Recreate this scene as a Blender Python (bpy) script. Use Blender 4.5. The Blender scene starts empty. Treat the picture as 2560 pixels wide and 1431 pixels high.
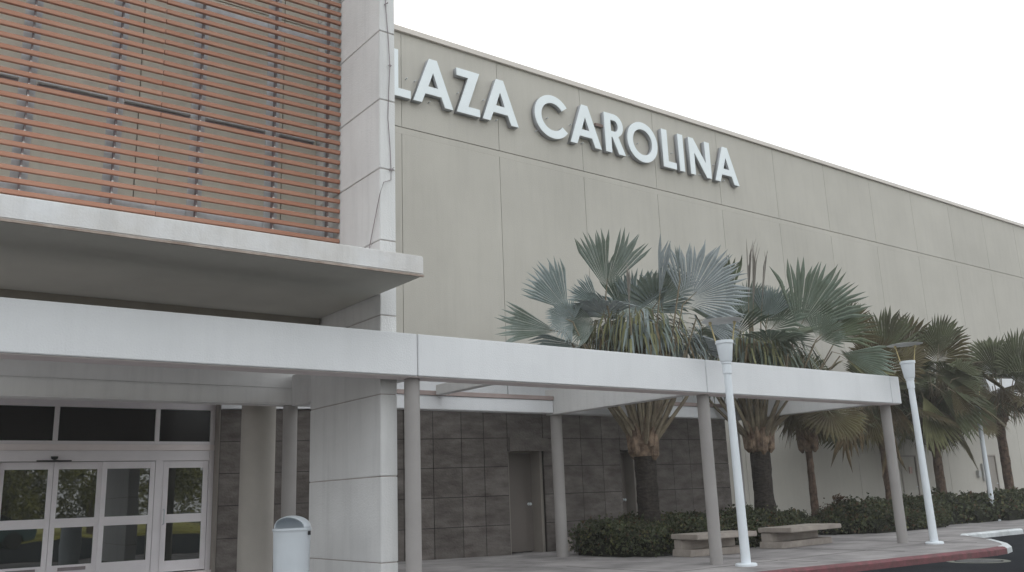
import bpy, bmesh, math, random
from mathutils import Vector, Matrix, noise
random.seed(7)
sc = bpy.context.scene
COL = sc.collection
# ------------------------------------------------------------------ camera
cam = bpy.data.objects.new('camera', bpy.data.cameras.new('camera')); COL.objects.link(cam)
R3 = ((0.802124,-0.596027,-0.036721),(-0.108284,-0.205649,0.972617),(0.587258,0.776183,0.229496))
m = Matrix.Identity(4)
for i in range(3):
    m[i][0] = R3[0][i]; m[i][1] = R3[1][i]; m[i][2] = -R3[2][i]; m[i][3] = (0,0,1.15)[i]
cam.matrix_world = m
cam.data.sensor_width = 36; cam.data.lens = 2241.2/2560*36
cam.data.clip_start = .1; cam.data.clip_end = 2000
sc.camera = cam
# ------------------------------------------------------------------ world, sun, exposure
SUN_EL, SUN_AZ = math.radians(38), math.radians(20)      # sun stands behind the mall, veiled
w = bpy.data.worlds.new('World'); sc.world = w; w.use_nodes = True
nt = w.node_tree; nt.nodes.clear()
out = nt.nodes.new('ShaderNodeOutputWorld'); bg = nt.nodes.new('ShaderNodeBackground')
sky = nt.nodes.new('ShaderNodeTexSky'); sky.sky_type = 'NISHITA'; sky.sun_disc = False
sky.sun_elevation = SUN_EL; sky.sun_rotation = SUN_AZ; sky.air_density = 1.5; sky.dust_density = 4
bg.inputs['Strength'].default_value = .1
tc = nt.nodes.new('ShaderNodeTexCoord'); nz = nt.nodes.new('ShaderNodeTexNoise')
nz.inputs['Scale'].default_value = 2.2; nz.inputs['Detail'].default_value = 6
rp = nt.nodes.new('ShaderNodeValToRGB')
rp.color_ramp.elements[0].position = .3; rp.color_ramp.elements[0].color = (9.3,9.8,10.1,1)
rp.color_ramp.elements[1].position = .7; rp.color_ramp.elements[1].color = (11.6,12.05,12.3,1)
mx = nt.nodes.new('ShaderNodeMixRGB'); mx.inputs[0].default_value = .9     # overcast cloud deck over the clear sky
nt.links.new(tc.outputs['Generated'], nz.inputs['Vector']); nt.links.new(nz.outputs['Fac'], rp.inputs[0])
nt.links.new(sky.outputs[0], mx.inputs[1]); nt.links.new(rp.outputs[0], mx.inputs[2])
nt.links.new(mx.outputs[0], bg.inputs['Color']); nt.links.new(bg.outputs[0], out.inputs[0])
sl = bpy.data.lights.new('sun', 'SUN'); sl.energy = 1.5; sl.angle = math.radians(12); sl.color = (1,.95,.88)
so = bpy.data.objects.new('sun', sl); COL.objects.link(so)
sd = Vector((math.sin(SUN_AZ)*math.cos(SUN_EL), math.cos(SUN_AZ)*math.cos(SUN_EL), math.sin(SUN_EL)))
so.rotation_euler = sd.to_track_quat('Z','Y').to_euler(); so.location = (0,0,60)
sc.view_settings.view_transform = 'Standard'; sc.view_settings.look = 'None'
sc.view_settings.exposure = .56; sc.view_settings.gamma = 1
# ------------------------------------------------------------------ materials
def mat(name, col, rough=.8, var=.12, scale=3, spec=.3, bump=0, bscale=60, col2=None, metal=0, trans=0, coords='Object', detail=8, stretch=None, grain=0, streak=0, island=0):
    M = bpy.data.materials.new(name); M.use_nodes = True; n = M.node_tree; b = n.nodes['Principled BSDF']
    b.inputs['Roughness'].default_value = rough; b.inputs['Specular IOR Level'].default_value = spec; b.inputs['Metallic'].default_value = metal
    t = n.nodes.new('ShaderNodeTexCoord'); src = t.outputs[coords]
    if stretch:
        mp = n.nodes.new('ShaderNodeMapping'); mp.inputs['Scale'].default_value = stretch
        n.links.new(src, mp.inputs['Vector']); src = mp.outputs[0]
    z = n.nodes.new('ShaderNodeTexNoise'); z.inputs['Scale'].default_value = scale; z.inputs['Detail'].default_value = detail; z.inputs['Roughness'].default_value = .62
    n.links.new(src, z.inputs['Vector'])
    r = n.nodes.new('ShaderNodeValToRGB'); r.color_ramp.elements[0].position = .32; r.color_ramp.elements[1].position = .68
    c1 = [c*(1-var) for c in (col2 or col)]; c2 = [min(1, c*(1+var*.6)) for c in col]
    r.color_ramp.elements[0].color = (*c1,1); r.color_ramp.elements[1].color = (*c2,1)
    n.links.new(z.outputs['Fac'], r.inputs[0]); last = r.outputs[0]
    if grain:
        g = n.nodes.new('ShaderNodeTexNoise'); g.inputs['Scale'].default_value = 90; g.inputs['Detail'].default_value = 3
        n.links.new(t.outputs[coords], g.inputs['Vector'])
        mr = n.nodes.new('ShaderNodeMapRange'); mr.inputs[3].default_value = 1-grain; mr.inputs[4].default_value = 1+grain
        n.links.new(g.outputs['Fac'], mr.inputs[0])
        mm = n.nodes.new('ShaderNodeVectorMath'); mm.operation = 'SCALE'
        n.links.new(last, mm.inputs[0]); n.links.new(mr.outputs[0], mm.inputs['Scale']); last = mm.outputs[0]
    def mul(last, fac, lo, hi, f0=0, f1=1):
        mr = n.nodes.new('ShaderNodeMapRange'); mr.inputs[1].default_value = f0; mr.inputs[2].default_value = f1; mr.inputs[3].default_value = lo; mr.inputs[4].default_value = hi
        n.links.new(fac, mr.inputs[0]); mm = n.nodes.new('ShaderNodeVectorMath'); mm.operation = 'SCALE'
        n.links.new(last, mm.inputs[0]); n.links.new(mr.outputs[0], mm.inputs['Scale']); return mm.outputs[0]
    if streak:
        mp = n.nodes.new('ShaderNodeMapping'); mp.inputs['Scale'].default_value = (5,5,.35); n.links.new(t.outputs[coords], mp.inputs['Vector'])
        q = n.nodes.new('ShaderNodeTexNoise'); q.inputs['Scale'].default_value = 1.1; q.inputs['Detail'].default_value = 7; q.inputs['Roughness'].default_value = .7
        n.links.new(mp.outputs[0], q.inputs['Vector']); last = mul(last, q.outputs['Fac'], 1-streak, 1.0, .36, .52)
    if island:
        ge_ = n.nodes.new('ShaderNodeNewGeometry'); last = mul(last, ge_.outputs['Random Per Island'], 1-island, 1+island)
    n.links.new(last, b.inputs['Base Color'])
    if trans:
        b.inputs['Transmission Weight'].default_value = 0
        tr = n.nodes.new('ShaderNodeBsdfTranslucent'); ad = n.nodes.new('ShaderNodeMixShader'); ad.inputs[0].default_value = trans
        n.links.new(last, tr.inputs['Color']); n.links.new(b.outputs[0], ad.inputs[1]); n.links.new(tr.outputs[0], ad.inputs[2])
        n.links.new(ad.outputs[0], n.nodes['Material Output'].inputs[0])
    if bump:
        q = n.nodes.new('ShaderNodeTexNoise'); q.inputs['Scale'].default_value = bscale; q.inputs['Detail'].default_value = 4
        n.links.new(t.outputs[coords], q.inputs['Vector'])
        bp = n.nodes.new('ShaderNodeBump'); bp.inputs['Strength'].default_value = bump; bp.inputs['Distance'].default_value = .02
        n.links.new(q.outputs['Fac'], bp.inputs['Height']); n.links.new(bp.outputs[0], b.inputs['Normal'])
    return M
M = {}
M['beige'] = mat('beige_stucco', (.492,.468,.423), .9, .08, .35, .1, .25, 40, grain=.06, streak=.04, island=.02)
M['beige_in'] = mat('chamber_stucco', (.66,.63,.55), .9, .07, .5, .1, streak=.06)
M['beige_dark'] = mat('sealant', (.22,.16,.14), .9)
M['coping'] = mat('coping_metal', (.62,.57,.52), .5, .06, 1)
M['white'] = mat('white_stucco', (.75,.755,.77), .85, .05, .8, .15, .2, 50, grain=.05, streak=.025)
M['fin'] = mat('grey_white_stucco', (.70,.695,.69), .9, .07, .9, .1, .3, 45, grain=.06, streak=.08, island=.02)
M['slabm'] = mat('slab_paint', (.74,.74,.75), .8, .07, 1.2, .15, .15, 50, col2=(.66,.63,.60), streak=.08)
M['beamw'] = mat('beam_white', (.86,.85,.84), .85, .05, 1, .15, streak=.06)
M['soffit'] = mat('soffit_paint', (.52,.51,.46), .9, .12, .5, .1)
M['rust'] = mat('stained_drip_edge', (.42,.36,.32), .8, .3, 4, .2, col2=(.36,.27,.22))
M['groove'] = mat('dark_groove', (.36,.29,.27), .9)
M['stone'] = mat('board_marked_stone', (.178,.160,.149), .9, .16, 2.2, .1, .6, 25, col2=(.112,.096,.087), grain=.16, stretch=(1,1,2.6), island=.1)
M['stone_gap'] = mat('stone_joint', (.03,.026,.024), .95)
M['slat'] = mat('wood_slat_paint', (.37,.21,.15), .7, .14, 1.3, .25, col2=(.41,.19,.125), stretch=(.6,4,4), island=.12)
M['steel'] = mat('galvanised_steel', (.60,.63,.66), .5, .2, 5, .5)
M['steel_dark'] = mat('dark_bracket', (.27,.23,.24), .6, .2)
M['frame'] = mat('white_aluminium', (.82,.78,.80), .45, .05, 2, .4)
M['header'] = mat('header_aluminium', (.88,.80,.79), .5, .06, 2, .4)
M['letter'] = mat('letter_white', (.78,.83,.85), .4, .03, 2, .4)
M['return'] = mat('letter_return', (.34,.35,.37), .5, .08, 2, .4)
M['colgrey'] = mat('column_paint', (.34,.32,.31), .7, .08, 1.5, .2, .1, 60)
M['colbeige'] = mat('column_plaster', (.43,.40,.365), .85, .08, 1.5, .1, .2, 60)
M['pole'] = mat('lamp_white_paint', (.72,.76,.80), .4, .05, 3, .4)
M['disc'] = mat('lamp_disc_metal', (.62,.63,.62), .5, .15, 8, .4)
M['brass'] = mat('lamp_bracket', (.52,.43,.22), .5, .1, 8, .4)
M['bin'] = mat('bin_paint', (.60,.64,.68), .4, .05, 3, .4)
M['black'] = mat('black_plastic_and_shade', (.02,.02,.022), .4, .1)
M['bench'] = mat('bench_concrete', (.39,.345,.31), .9, .15, 2.5, .1, .4, 40, col2=(.32,.28,.25), grain=.1)
M['pave'] = mat('pavement_concrete', (.32,.30,.295), .9, .25, 1.1, .1, .3, 40, col2=(.235,.22,.22), grain=.12)
M['asphalt'] = mat('asphalt', (.021,.023,.027), .95, .25, .9, .03, .5, 120, grain=.3)
M['red'] = mat('red_kerb_paint', (.185,.07,.08), .8, .3, 9, .1, .3, 50, col2=(.17,.10,.10), grain=.2)
M['wkerb'] = mat('white_kerb_paint', (.58,.60,.61), .8, .25, 4, .2, .3, 50, grain=.1)
M['doorm'] = mat('taupe_door_paint', (.185,.16,.145), .6, .06, 1, .3)
M['jamb'] = mat('door_frame_paint', (.30,.27,.24), .6, .08, 2, .3)
M['trunk'] = mat('palm_trunk', (.055,.046,.04), .95, .4, 9, .1, .8, 30, col2=(.03,.026,.024), stretch=(1,1,3))
M['sheath'] = mat('palm_leaf_base', (.27,.20,.145), .85, .35, 7, .15, .6, 30, col2=(.15,.10,.075))
M['trunk2'] = mat('thin_palm_trunk', (.16,.11,.08), .95, .35, 9, .1, .8, 30, col2=(.08,.055,.045))
M['f1'] = mat('silver_frond', (.26,.30,.305), .55, .2, 1.6, .3, trans=.15, col2=(.21,.26,.235))
M['f2'] = mat('green_grey_frond', (.15,.19,.155), .55, .25, 1.6, .3, trans=.15, col2=(.13,.155,.10))
M['f3'] = mat('olive_frond', (.105,.12,.065), .6, .25, 1.6, .2, trans=.15, col2=(.085,.085,.05))
M['dead'] = mat('dead_frond', (.17,.125,.075), .8, .3, 3, .1, trans=.1, col2=(.09,.075,.045))
M['petiole'] = mat('petiole', (.27,.235,.165), .6, .2, 5, .2, col2=(.2,.16,.12))
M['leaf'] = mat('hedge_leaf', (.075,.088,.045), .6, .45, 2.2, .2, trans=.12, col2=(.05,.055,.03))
M['leaf2'] = mat('hedge_leaf_light', (.13,.13,.055), .6, .3, 2, .2, trans=.12)
M['leaf3'] = mat('hedge_leaf_brown', (.11,.07,.045), .7, .3, 2, .1)
M['spear'] = mat('unopened_leaf', (.36,.33,.30), .7, .15, 3, .15)
M['bark'] = mat('bark', (.12,.09,.065), .9, .3, 6)
M['core'] = mat('hedge_shade_core', (.02,.021,.014), .95, .4, 8, .05)
M['treeleaf'] = mat('tree_leaf', (.24,.24,.07), .6, .35, 1.5, .2, trans=.3, col2=(.15,.16,.05))
M['carpaint'] = mat('car_paint', (.05,.09,.09), .25, .03, 2, .6)
M['tyre'] = mat('tyre', (.02,.02,.02), .8)
def glassmat():
    Mg = bpy.data.materials.new('tinted_glass'); Mg.use_nodes = True; n = Mg.node_tree; b = n.nodes['Principled BSDF']
    b.inputs['Base Color'].default_value = (.012,.015,.013,1); b.inputs['Roughness'].default_value = .015
    b.inputs['IOR'].default_value = 2.25; b.inputs['Specular IOR Level'].default_value = .5
    t = n.nodes.new('ShaderNodeTexCoord'); z = n.nodes.new('ShaderNodeTexNoise'); z.inputs['Scale'].default_value = 1.1; z.inputs['Detail'].default_value = 1
    bp = n.nodes.new('ShaderNodeBump'); bp.inputs['Strength'].default_value = .12; bp.inputs['Distance'].default_value = .02
    n.links.new(t.outputs['Object'], z.inputs['Vector']); n.links.new(z.outputs['Fac'], bp.inputs['Height']); n.links.new(bp.outputs[0], b.inputs['Normal'])
    return Mg
M['glass'] = glassmat()
M['dglass'] = mat('dark_transom_glass', (.012,.010,.010), .25, .2, 1, .25)
# ------------------------------------------------------------------ helpers
class MB:
    def __init__(s): s.v = []; s.f = []; s.mi = []
    def add(s, vs, fs, mi=0):
        o = len(s.v); s.v += [tuple(v) for v in vs]; s.f += [tuple(o+i for i in f) for f in fs]; s.mi += [mi]*len(fs); return s
    def box(s, x0, x1, y0, y1, z0, z1, mi=0):
        v = [(x0,y0,z0),(x1,y0,z0),(x1,y1,z0),(x0,y1,z0),(x0,y0,z1),(x1,y0,z1),(x1,y1,z1),(x0,y1,z1)]
        return s.add(v, [(0,3,2,1),(4,5,6,7),(0,1,5,4),(1,2,6,5),(2,3,7,6),(3,0,4,7)], mi)
    def quadbox(s, p, q, off, z0, z1, mi=0):
        # vertical slab from plan point p to q, thickness vector off
        a, b = Vector(p), Vector(q); o = Vector(off)
        pts = [a, b, b+o, a+o]
        v = [(c.x,c.y,z0) for c in pts]+[(c.x,c.y,z1) for c in pts]
        return s.add(v, [(0,3,2,1),(4,5,6,7),(0,1,5,4),(1,2,6,5),(2,3,7,6),(3,0,4,7)], mi)
    def prism(s, pts, z0, z1, mi=0):
        n = len(pts); v = [(x,y,z0) for x,y in pts]+[(x,y,z1) for x,y in pts]
        return s.add(v, [tuple(range(n))[::-1], tuple(range(n,2*n))]+[(i,(i+1)%n,n+(i+1)%n,n+i) for i in range(n)], mi)
    def lathe(s, c, prof, n=24, mi=0, caps=True):
        v = []; f = []
        for r, z in prof:
            for k in range(n):
                a = 2*math.pi*k/n; v.append((c[0]+r*math.cos(a), c[1]+r*math.sin(a), c[2]+z))
        for j in range(len(prof)-1):
            for k in range(n): f.append((j*n+k, j*n+(k+1)%n, (j+1)*n+(k+1)%n, (j+1)*n+k))
        if caps: f.append(tuple(range(n))[::-1]); f.append(tuple((len(prof)-1)*n+k for k in range(n)))
        return s.add(v, f, mi)
    def tube(s, pts, rad, n=8, mi=0):
        pts = [Vector(p) for p in pts]; v = []; f = []; rr = rad if hasattr(rad,'__len__') else [rad]*len(pts)
        for i, p in enumerate(pts):
            d = (pts[min(i+1,len(pts)-1)]-pts[max(i-1,0)]).normalized()
            a = d.cross(Vector((0,0,1)) if abs(d.z) < .9 else Vector((1,0,0))).normalized(); b = d.cross(a)
            for k in range(n):
                t = 2*math.pi*k/n; v.append(p+(a*math.cos(t)+b*math.sin(t))*rr[i])
        for i in range(len(pts)-1):
            for k in range(n): f.append((i*n+k, i*n+(k+1)%n, (i+1)*n+(k+1)%n, (i+1)*n+k))
        f.append(tuple(range(n))[::-1]); f.append(tuple((len(pts)-1)*n+k for k in range(n)))
        return s.add(v, f, mi)
    def build(s, name, mats, parent=None, bevel=0, smooth=False, loc=None):
        me = bpy.data.meshes.new(name)
        base = Vector(loc) if loc else (parent.matrix_world.translation.copy() if parent else Vector((0,0,0)))
        me.from_pydata([tuple(Vector(v)-base) for v in s.v], [], s.f)
        for mm in (mats if isinstance(mats, (list,tuple)) else [mats]): me.materials.append(M[mm])
        for p, k in zip(me.polygons, s.mi): p.material_index = k
        bm = bmesh.new(); bm.from_mesh(me)
        if not getattr(s, 'open', False): bmesh.ops.recalc_face_normals(bm, faces=bm.faces)
        if bevel:
            bmesh.ops.bevel(bm, geom=[e for e in bm.edges if len(e.link_faces) == 2 and e.calc_face_angle(0) > .6], offset=bevel, segments=2, affect='EDGES', clamp_overlap=True)
        bm.to_mesh(me); bm.free()
        if smooth:
            me.polygons.foreach_set('use_smooth', [True]*len(me.polygons)); me.set_sharp_from_angle(angle=math.radians(35))
        o = bpy.data.objects.new(name, me); COL.objects.link(o)
        if parent:
            o.parent = parent
            o.location = base - parent.matrix_world.translation if loc else (0,0,0)
        else: o.location = base
        return o
WORLD = {}
def thing(name, label, cat, loc=(0,0,0), group=None):
    o = bpy.data.objects.new(name, None); COL.objects.link(o); o.location = loc
    o.matrix_world = Matrix.Translation(loc)
    o['label'] = label; o['category'] = cat
    if group: o['group'] = group
    return o
def tag(o, label, cat, group=None):
    o['label'] = label; o['category'] = cat
    if group: o['group'] = group
    return o
def kind(o, k): o['kind'] = k; return o
# sub-part: build under a part whose own origin equals its thing's origin
def sub(mb, name, mats, part, **kw):
    p = part; 
    bpy.context.view_layer.update()
    o = mb.build(name, mats, None, loc=tuple(p.matrix_world.translation), **kw)
    o.parent = p; o.location = (0,0,0); return o

# ------------------------------------------------------------------ setting: road, pavement, kerb
FRONT = [(-60,8.62),(5,8.60),(9.5,8.55),(11.4,8.38),(12.4,8.22),(14.0,8.07),(15.4,7.95),(16.1,7.88),(16.6,7.93),(17.1,8.08),(17.6,8.36),(18.1,8.72),(18.65,9.13),(19.2,9.66),(19.7,10.2),(20.3,10.48),(22.6,10.36),(30,10.15),(90,9.6)]
mb = MB(); N = 24
mb.add([(-400,-400,-.12),(400,-400,-.12),(400,400,-.12),(-400,400,-.12)], [(0,1,2,3)])
kind(mb.build('road', 'asphalt'), 'structure')
def offset(path, d):
    r = []
    for i, p in enumerate(path):
        a = Vector(path[max(i-1,0)]); b = Vector(path[min(i+1,len(path)-1)]); t = (b-a).normalized(); r.append((p[0]-t.y*d, p[1]+t.x*d))
    return r
INNER = offset(FRONT, .15)
mb = MB(); mb.prism(INNER+[(90,24),(-60,24)], -.118, 0.0)
kind(mb.build('pavement', 'pave'), 'structure')
mb = MB()
def kerbmat(x): return 0 if x < 16.3 else (1 if (x < 18.2 or 19.6 < x < 22.5) else 2)
prof = [(.0,-.119),(.0,-.03),(.03,-.004),(.06,.004),(.148,.004),(.148,-.119)]
for i in range(len(FRONT)-1):
    segs = max(1, int(abs(FRONT[i+1][0]-FRONT[i][0])//3)) if FRONT[i][0] > 0 else 4
    lo, hi = offset(FRONT, 0), None
    A = [offset(FRONT, d)[i] for d, z in prof]; B = [offset(FRONT, d)[i+1] for d, z in prof]
    for k in range(len(prof)-1):
        a0 = (*A[k], prof[k][1]); b0 = (*B[k], prof[k][1]); a1 = (*A[k+1], prof[k+1][1]); b1 = (*B[k+1], prof[k+1][1])
        mb.add([a0,b0,b1,a1], [(0,1,2,3)], kerbmat(FRONT[i][0]))
kind(mb.build('kerb', ['red','wkerb','pave'], smooth=True), 'structure')
# pavement score lines
mb = MB()
M['score'] = mat('score_line', (.15,.14,.135), .95)
for x in [2.5*i for i in range(-3,13)]:
    if x < 19: mb.box(x-.006, x+.006, 8.9, 12.0, .001, .004)
mb.box(-10, 18.4, 9.62, 9.632, .001, .004)
kind(mb.build('pavement_joints', 'score'), 'structure')
# worn patches: gutter stain and utility cover
M['patch'] = mat('pale_concrete_collar', (.20,.20,.17), .9, .25, 3, .1, .3, 50, col2=(.13,.13,.12), grain=.15)
M['patchin'] = mat('cover_iron', (.085,.085,.085), .8, .3, 6, .3, .5, 80)
t = thing('utility_cover', 'round utility cover with pale worn concrete collar set in the asphalt road', 'manhole', (14.95,7.62,-.12))
def disc(c, r0, r1, z, n=40, sx=1, sy=1):
    b = MB(); v = []; f = []
    for k in range(n):
        a = 2*math.pi*k/n; j = 1+.03*math.sin(3*a+1)
        v += [(c[0]+r0*sx*math.cos(a), c[1]+r0*sy*math.sin(a), z), (c[0]+r1*sx*j*math.cos(a), c[1]+r1*sy*j*math.sin(a), z)]
    for k in range(n): f.append((2*k, 2*k+1, (2*((k+1)%n))+1, 2*((k+1)%n)))
    b.add(v, f); b.open = True; return b
disc((14.95,7.62), .36, .47, -.116).build('collar', 'patch', t)
b = MB(); b.lathe((14.95,7.62,-.1195), [(.33,0),(.33,.005),(.30,.007),(.0001,.007)], 32); b.build('lid', 'patchin', t)

# ------------------------------------------------------------------ mall building
X0 = 9.93-2.84*2; XS = [6.26]+[X0+2.84*i for i in range(1,25)]
mall = thing('mall_building', 'long tall beige panelled mall wall with shallow roof coping behind the palms', 'building', (9.9,17.2,0))
mb = MB(); g = .007
mb.box(XS[0], XS[-1], 17.24, 26, -.1, 12.19, 1)
for i in range(len(XS)-1):
    a, b = XS[i]+g, XS[i+1]-g
    mb.box(a, b, 17.2, 17.238, 9.76, 12.19)
    cuts = [(a,b)]
    for d0, d1 in ((29.42,30.45),(35.2,36.2)):
        nc = []
        for p, q in cuts:
            if d1 > p and d0 < q:
                if d0 > p: nc.append((p, d0))
                if d1 < q: nc.append((d1, q))
                mb.box(max(p,d0), min(q,d1), 17.2, 17.238, 2.08, 9.58)
            else: nc.append((p,q))
        cuts = nc
    for p, q in cuts: mb.box(p, q, 17.2, 17.238, -.1, 9.58)
mb.box(XS[0], XS[-1], 17.2, 17.239, 9.582, 9.738)
mb.build('wall', ['beige','beige_dark'], mall)
mb = MB(); mb.box(XS[0]-.05, XS[-1]+.05, 17.12, 26.1, 12.2, 12.33)
mb.build('coping', 'coping', mall)
for d0, d1, nm in ((29.42,30.45,'pale'),(35.2,36.2,'grey')):
    b = MB(); b.box(d0+.06, d1-.06, 17.215, 17.236, .0, 2.02)
    dr = b.build('door', 'beige' if nm == 'pale' else 'jamb', mall)
    b = MB(); b.box(d0, d0+.055, 17.18, 17.237, 0, 2.08); b.box(d1-.055, d1, 17.18, 17.237, 0, 2.08); b.box(d0+.055, d1-.055, 17.18, 17.237, 2.025, 2.08)
    b.build('door_frame', 'jamb', mall)
    b = MB(); b.tube([(d1-.15,17.21,1.0),(d1-.15,17.16,1.0),(d1-.27,17.16,1.0)], .012); sub(b, 'handle', 'steel', dr)
b = MB(); b.box(29.95, 30.12, 17.19, 17.214, 1.45, 1.68); M['notice'] = mat('notice_face', (.45,.30,.26), .6, .3, 9)
tag(b.build('notice_plate', 'notice', None, loc=(30,17.2,1.5)), 'small reddish notice on the pale service door beyond the second lamp pole', 'sign')
b = MB(); b.box(34.55, 34.75, 17.1, 17.2, 1.25, 1.5); b.box(34.95, 35.1, 17.12, 17.2, 1.1, 1.75); M['ebox'] = mat('utility_box', (.45,.45,.44), .5, .2, 9)
tag(b.build('utility_box', 'ebox', None, bevel=.01, loc=(34.8,17.2,1.2)), 'small pale utility boxes on the beige wall beside the far grey door', 'utility box')

# stone clad volume along the base
PA, PB, PC = Vector((5.88,17.15)), Vector((11.45,15.5)), Vector((18.35,15.38))
stone = thing('stone_clad_wall', 'dark mottled square stone panel wall with recessed service doors under white parapet', 'wall', (9,16.2,0))
rows = [-.02,.6,1.195,1.79,2.385,3.0]
def panels(mb, P, Q, us, holes=(), th=.04, gap=.007):
    L = (Q-P).length; d = (Q-P)/L; nrm = Vector((d.y,-d.x))
    for i in range(len(us)-1):
        for j in range(len(rows)-1):
            z0, z1 = rows[j], rows[j+1]
            u0, u1 = us[i], us[i+1]
            for h0, h1, hz in holes:
                if u1 > h0+.01 and u0 < h1-.01 and z0 < hz:
                    z0 = hz
            if z1-z0 < .03: continue
            a = P+d*(u0+gap); b = P+d*(u1-gap)
            mb.quadbox(tuple(a), tuple(b), tuple(nrm*th*-1 + nrm*0), z0+gap, z1-gap)
mb = MB()
ua = [0,.40,1.18,1.69,2.3,2.95,3.56,4.18,4.79,5.28,5.805]
panels(mb, PA, PB, ua)
ub = [.0,.95,1.45,2.02,2.65,3.2,3.75,4.3,4.9,5.5,6.1,6.9]
panels(mb, PB, PC, ub, holes=((0,.95,2.12),(3.2,3.75,2.12)))
mb.build('cladding', 'stone', stone)
# mortar/backing body, with door recesses
mb = MB()
dA = (PB-PA).normalized(); nA = Vector((dA.y,-dA.x)); dB = (PC-PB).normalized(); nB = Vector((dB.y,-dB.x))
def back(p, q, z0, z1, off=.02, th=1.2, mi=0):
    d = (Vector(q)-Vector(p)).normalized(); n = Vector((d.y,-d.x)); a = Vector(p)-n*off; b_ = Vector(q)-n*off
    mb.quadbox(tuple(a), tuple(b_), tuple(-n*th), z0, z1, mi)
back(PA, PB, -.1, 2.99)
back(PB+dB*.0, PB+dB*.95, 2.12, 2.99, th=.5); back(PB+dB*.95, PB+dB*3.2, -.1, 2.99); back(PB+dB*3.2, PB+dB*3.75, 2.12, 2.99, th=.5); back(PB+dB*3.75, PC, -.1, 2.99)
mb.box(11.3, 15.6, 16.0, 17.1, -.1, 2.99)
mb.build('backing', 'stone_gap', stone)
mb = MB()
for p, q in ((PA,PB),(PB,PC+dB*.1)):
    d = (q-p).normalized(); n = Vector((d.y,-d.x)); o = n*.1
    mb.quadbox(tuple(p+o), tuple(q+o), tuple(-n*.3), 3.002, 4.15)
mb.build('parapet', 'white', stone)
mb = MB(); mb.prism([(5.9,17.45),(11.5,15.85),(18.3,15.75),(18.3,17.19),(5.9,17.9)], 3.0, 3.5); mb.build('roof', 'soffit', stone)
# lintel block and doors
mb = MB(); mb.box(11.44, 12.47, 15.40, 15.45, 2.1, 2.385); mb.build('lintel', 'stone', stone)
for k, (x0, x1) in enumerate(((11.5,12.38),(14.72,15.2))):
    b = MB(); b.box(x0, x1-.05, 15.86, 15.9, .02, 2.08); dr = b.build('door', 'doorm', stone)
    b = MB(); b.box(x1-.05, x1+.02, 15.55, 15.92, 0, 2.12); b.box(x0-.06, x1-.05, 15.8, 15.93, 2.085, 2.12); b.box(x0-.06, x0, 15.55, 15.92, 0, 2.12)
    b.build('door_frame', 'jamb', stone)
    b = MB(); b.lathe((0,0,0), [(.03,0),(.032,.01),(.012,.02),(.012,.05),(.03,.06),(.032,.085),(.0001,.09)], 14)
    b.v = [(x1-.16+v[0], 15.86-v[2], 1.0+v[1]) for v in b.v] ; sub(b, 'handle', 'letter', dr, smooth=True)
mb = MB(); mb.box(12.56, 12.78, 15.1, 15.34, 0, .28)
tag(mb.build('concrete_block', 'bench', None, bevel=.015, loc=(12.6,15.2,0)), 'small pale concrete block on the pavement beside the taupe service door', 'block')

# ------------------------------------------------------------------ entrance block above the porch
blk = thing('entrance_block', 'beige entrance block behind the wooden louvres above the porch', 'building', (0,12.3,3.84))
mb = MB(); g = .008
xs = [-.6,.8,2.9,5.0,5.565]
mb.box(-.6, 5.565, 12.34, 18.5, 3.84, 11, 1)
for i in range(len(xs)-1):
    for z0, z1 in ((4.1,6.55),(6.58,8.62),(8.64,11)):
        mb.box(xs[i]+g, xs[i+1]-g, 12.3, 12.338, z0, z1)
mb.build('wall', ['beige_in','beige_dark'], blk)
mb = MB(); mb.box(5.60, 6.3, 12.45, 18.5, 3.84, 9); mb.build('unseen_leak_block', 'beige', blk)  # unseen block added to stop sky light leaking in beside the porch
for i, (a, b_) in enumerate(((-.4,.4),(.6,1.4),(1.62,2.5),(2.7,3.6),(3.82,4.72),(4.93,5.5))):
    b = MB(); b.box(a, b_, 12.28, 12.298, 6.62, 6.65, 1); b.box(a, b_, 12.22, 12.298, 6.66, 6.72, 0)
    b.build('vent_slot', ['steel','steel_dark'], blk)
mb = MB(); mb.box(-.6, 6.3, 17.46, 17.74, 3.125, 3.84); mb.build('lower_wall', 'fin', blk)
mb = MB(); mb.box(-.6, 5.84, 17.75, 17.85, -.1, 3.12); mb.build('interior_shade_sheet', 'black', blk)  # black sheet added for the unlit interior, blocks sky through door gaps
mb = MB(); mb.box(5.862, 5.95, 17.17, 17.74, -.1, 3.12); mb.build('end_post', 'jamb', blk)

# fin wall ("tower")
fin = thing('fin_wall', 'tall narrow white concrete fin wall with horizontal joints rising through the slab', 'wall', (5.69,10.25,0))
mb = MB()
js = [-.02,.42,1.47,2.51,3.55,4.58,5.6,6.62,7.67,8.72,9.77,11.2]
for a, b_ in zip(js[:-1], js[1:]):
    mb.box(5.57, 5.812, 10.25, 12.4, a+.005, b_-.005)
mb.build('blocks', 'fin', fin, bevel=.008)
mb = MB(); mb.box(5.585, 5.797, 10.265, 12.385, -.02, 11.19); mb.build('joint_core', 'groove', fin)

# slab
slab = thing('entrance_slab', 'flat white projecting concrete slab under the wooden louvres with grey soffit', 'canopy', (0,9.1,3.8))
mb = MB(); mb.box(-.6, 5.55, 9.11, 12.3, 3.835, 4.07); mb.build('slab', 'slabm', slab, bevel=.012)
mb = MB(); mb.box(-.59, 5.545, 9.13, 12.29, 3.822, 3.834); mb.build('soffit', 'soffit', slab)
mb = MB(); mb.box(-.6, 5.553, 9.105, 9.135, 3.808, 3.832); mb.build('drip_edge', 'rust', slab)
mb = MB(); mb.box(-.6, 5.54, 12.05, 12.28, 3.72, 3.82); mb.build('rear_trim', 'jamb', slab)

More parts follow.
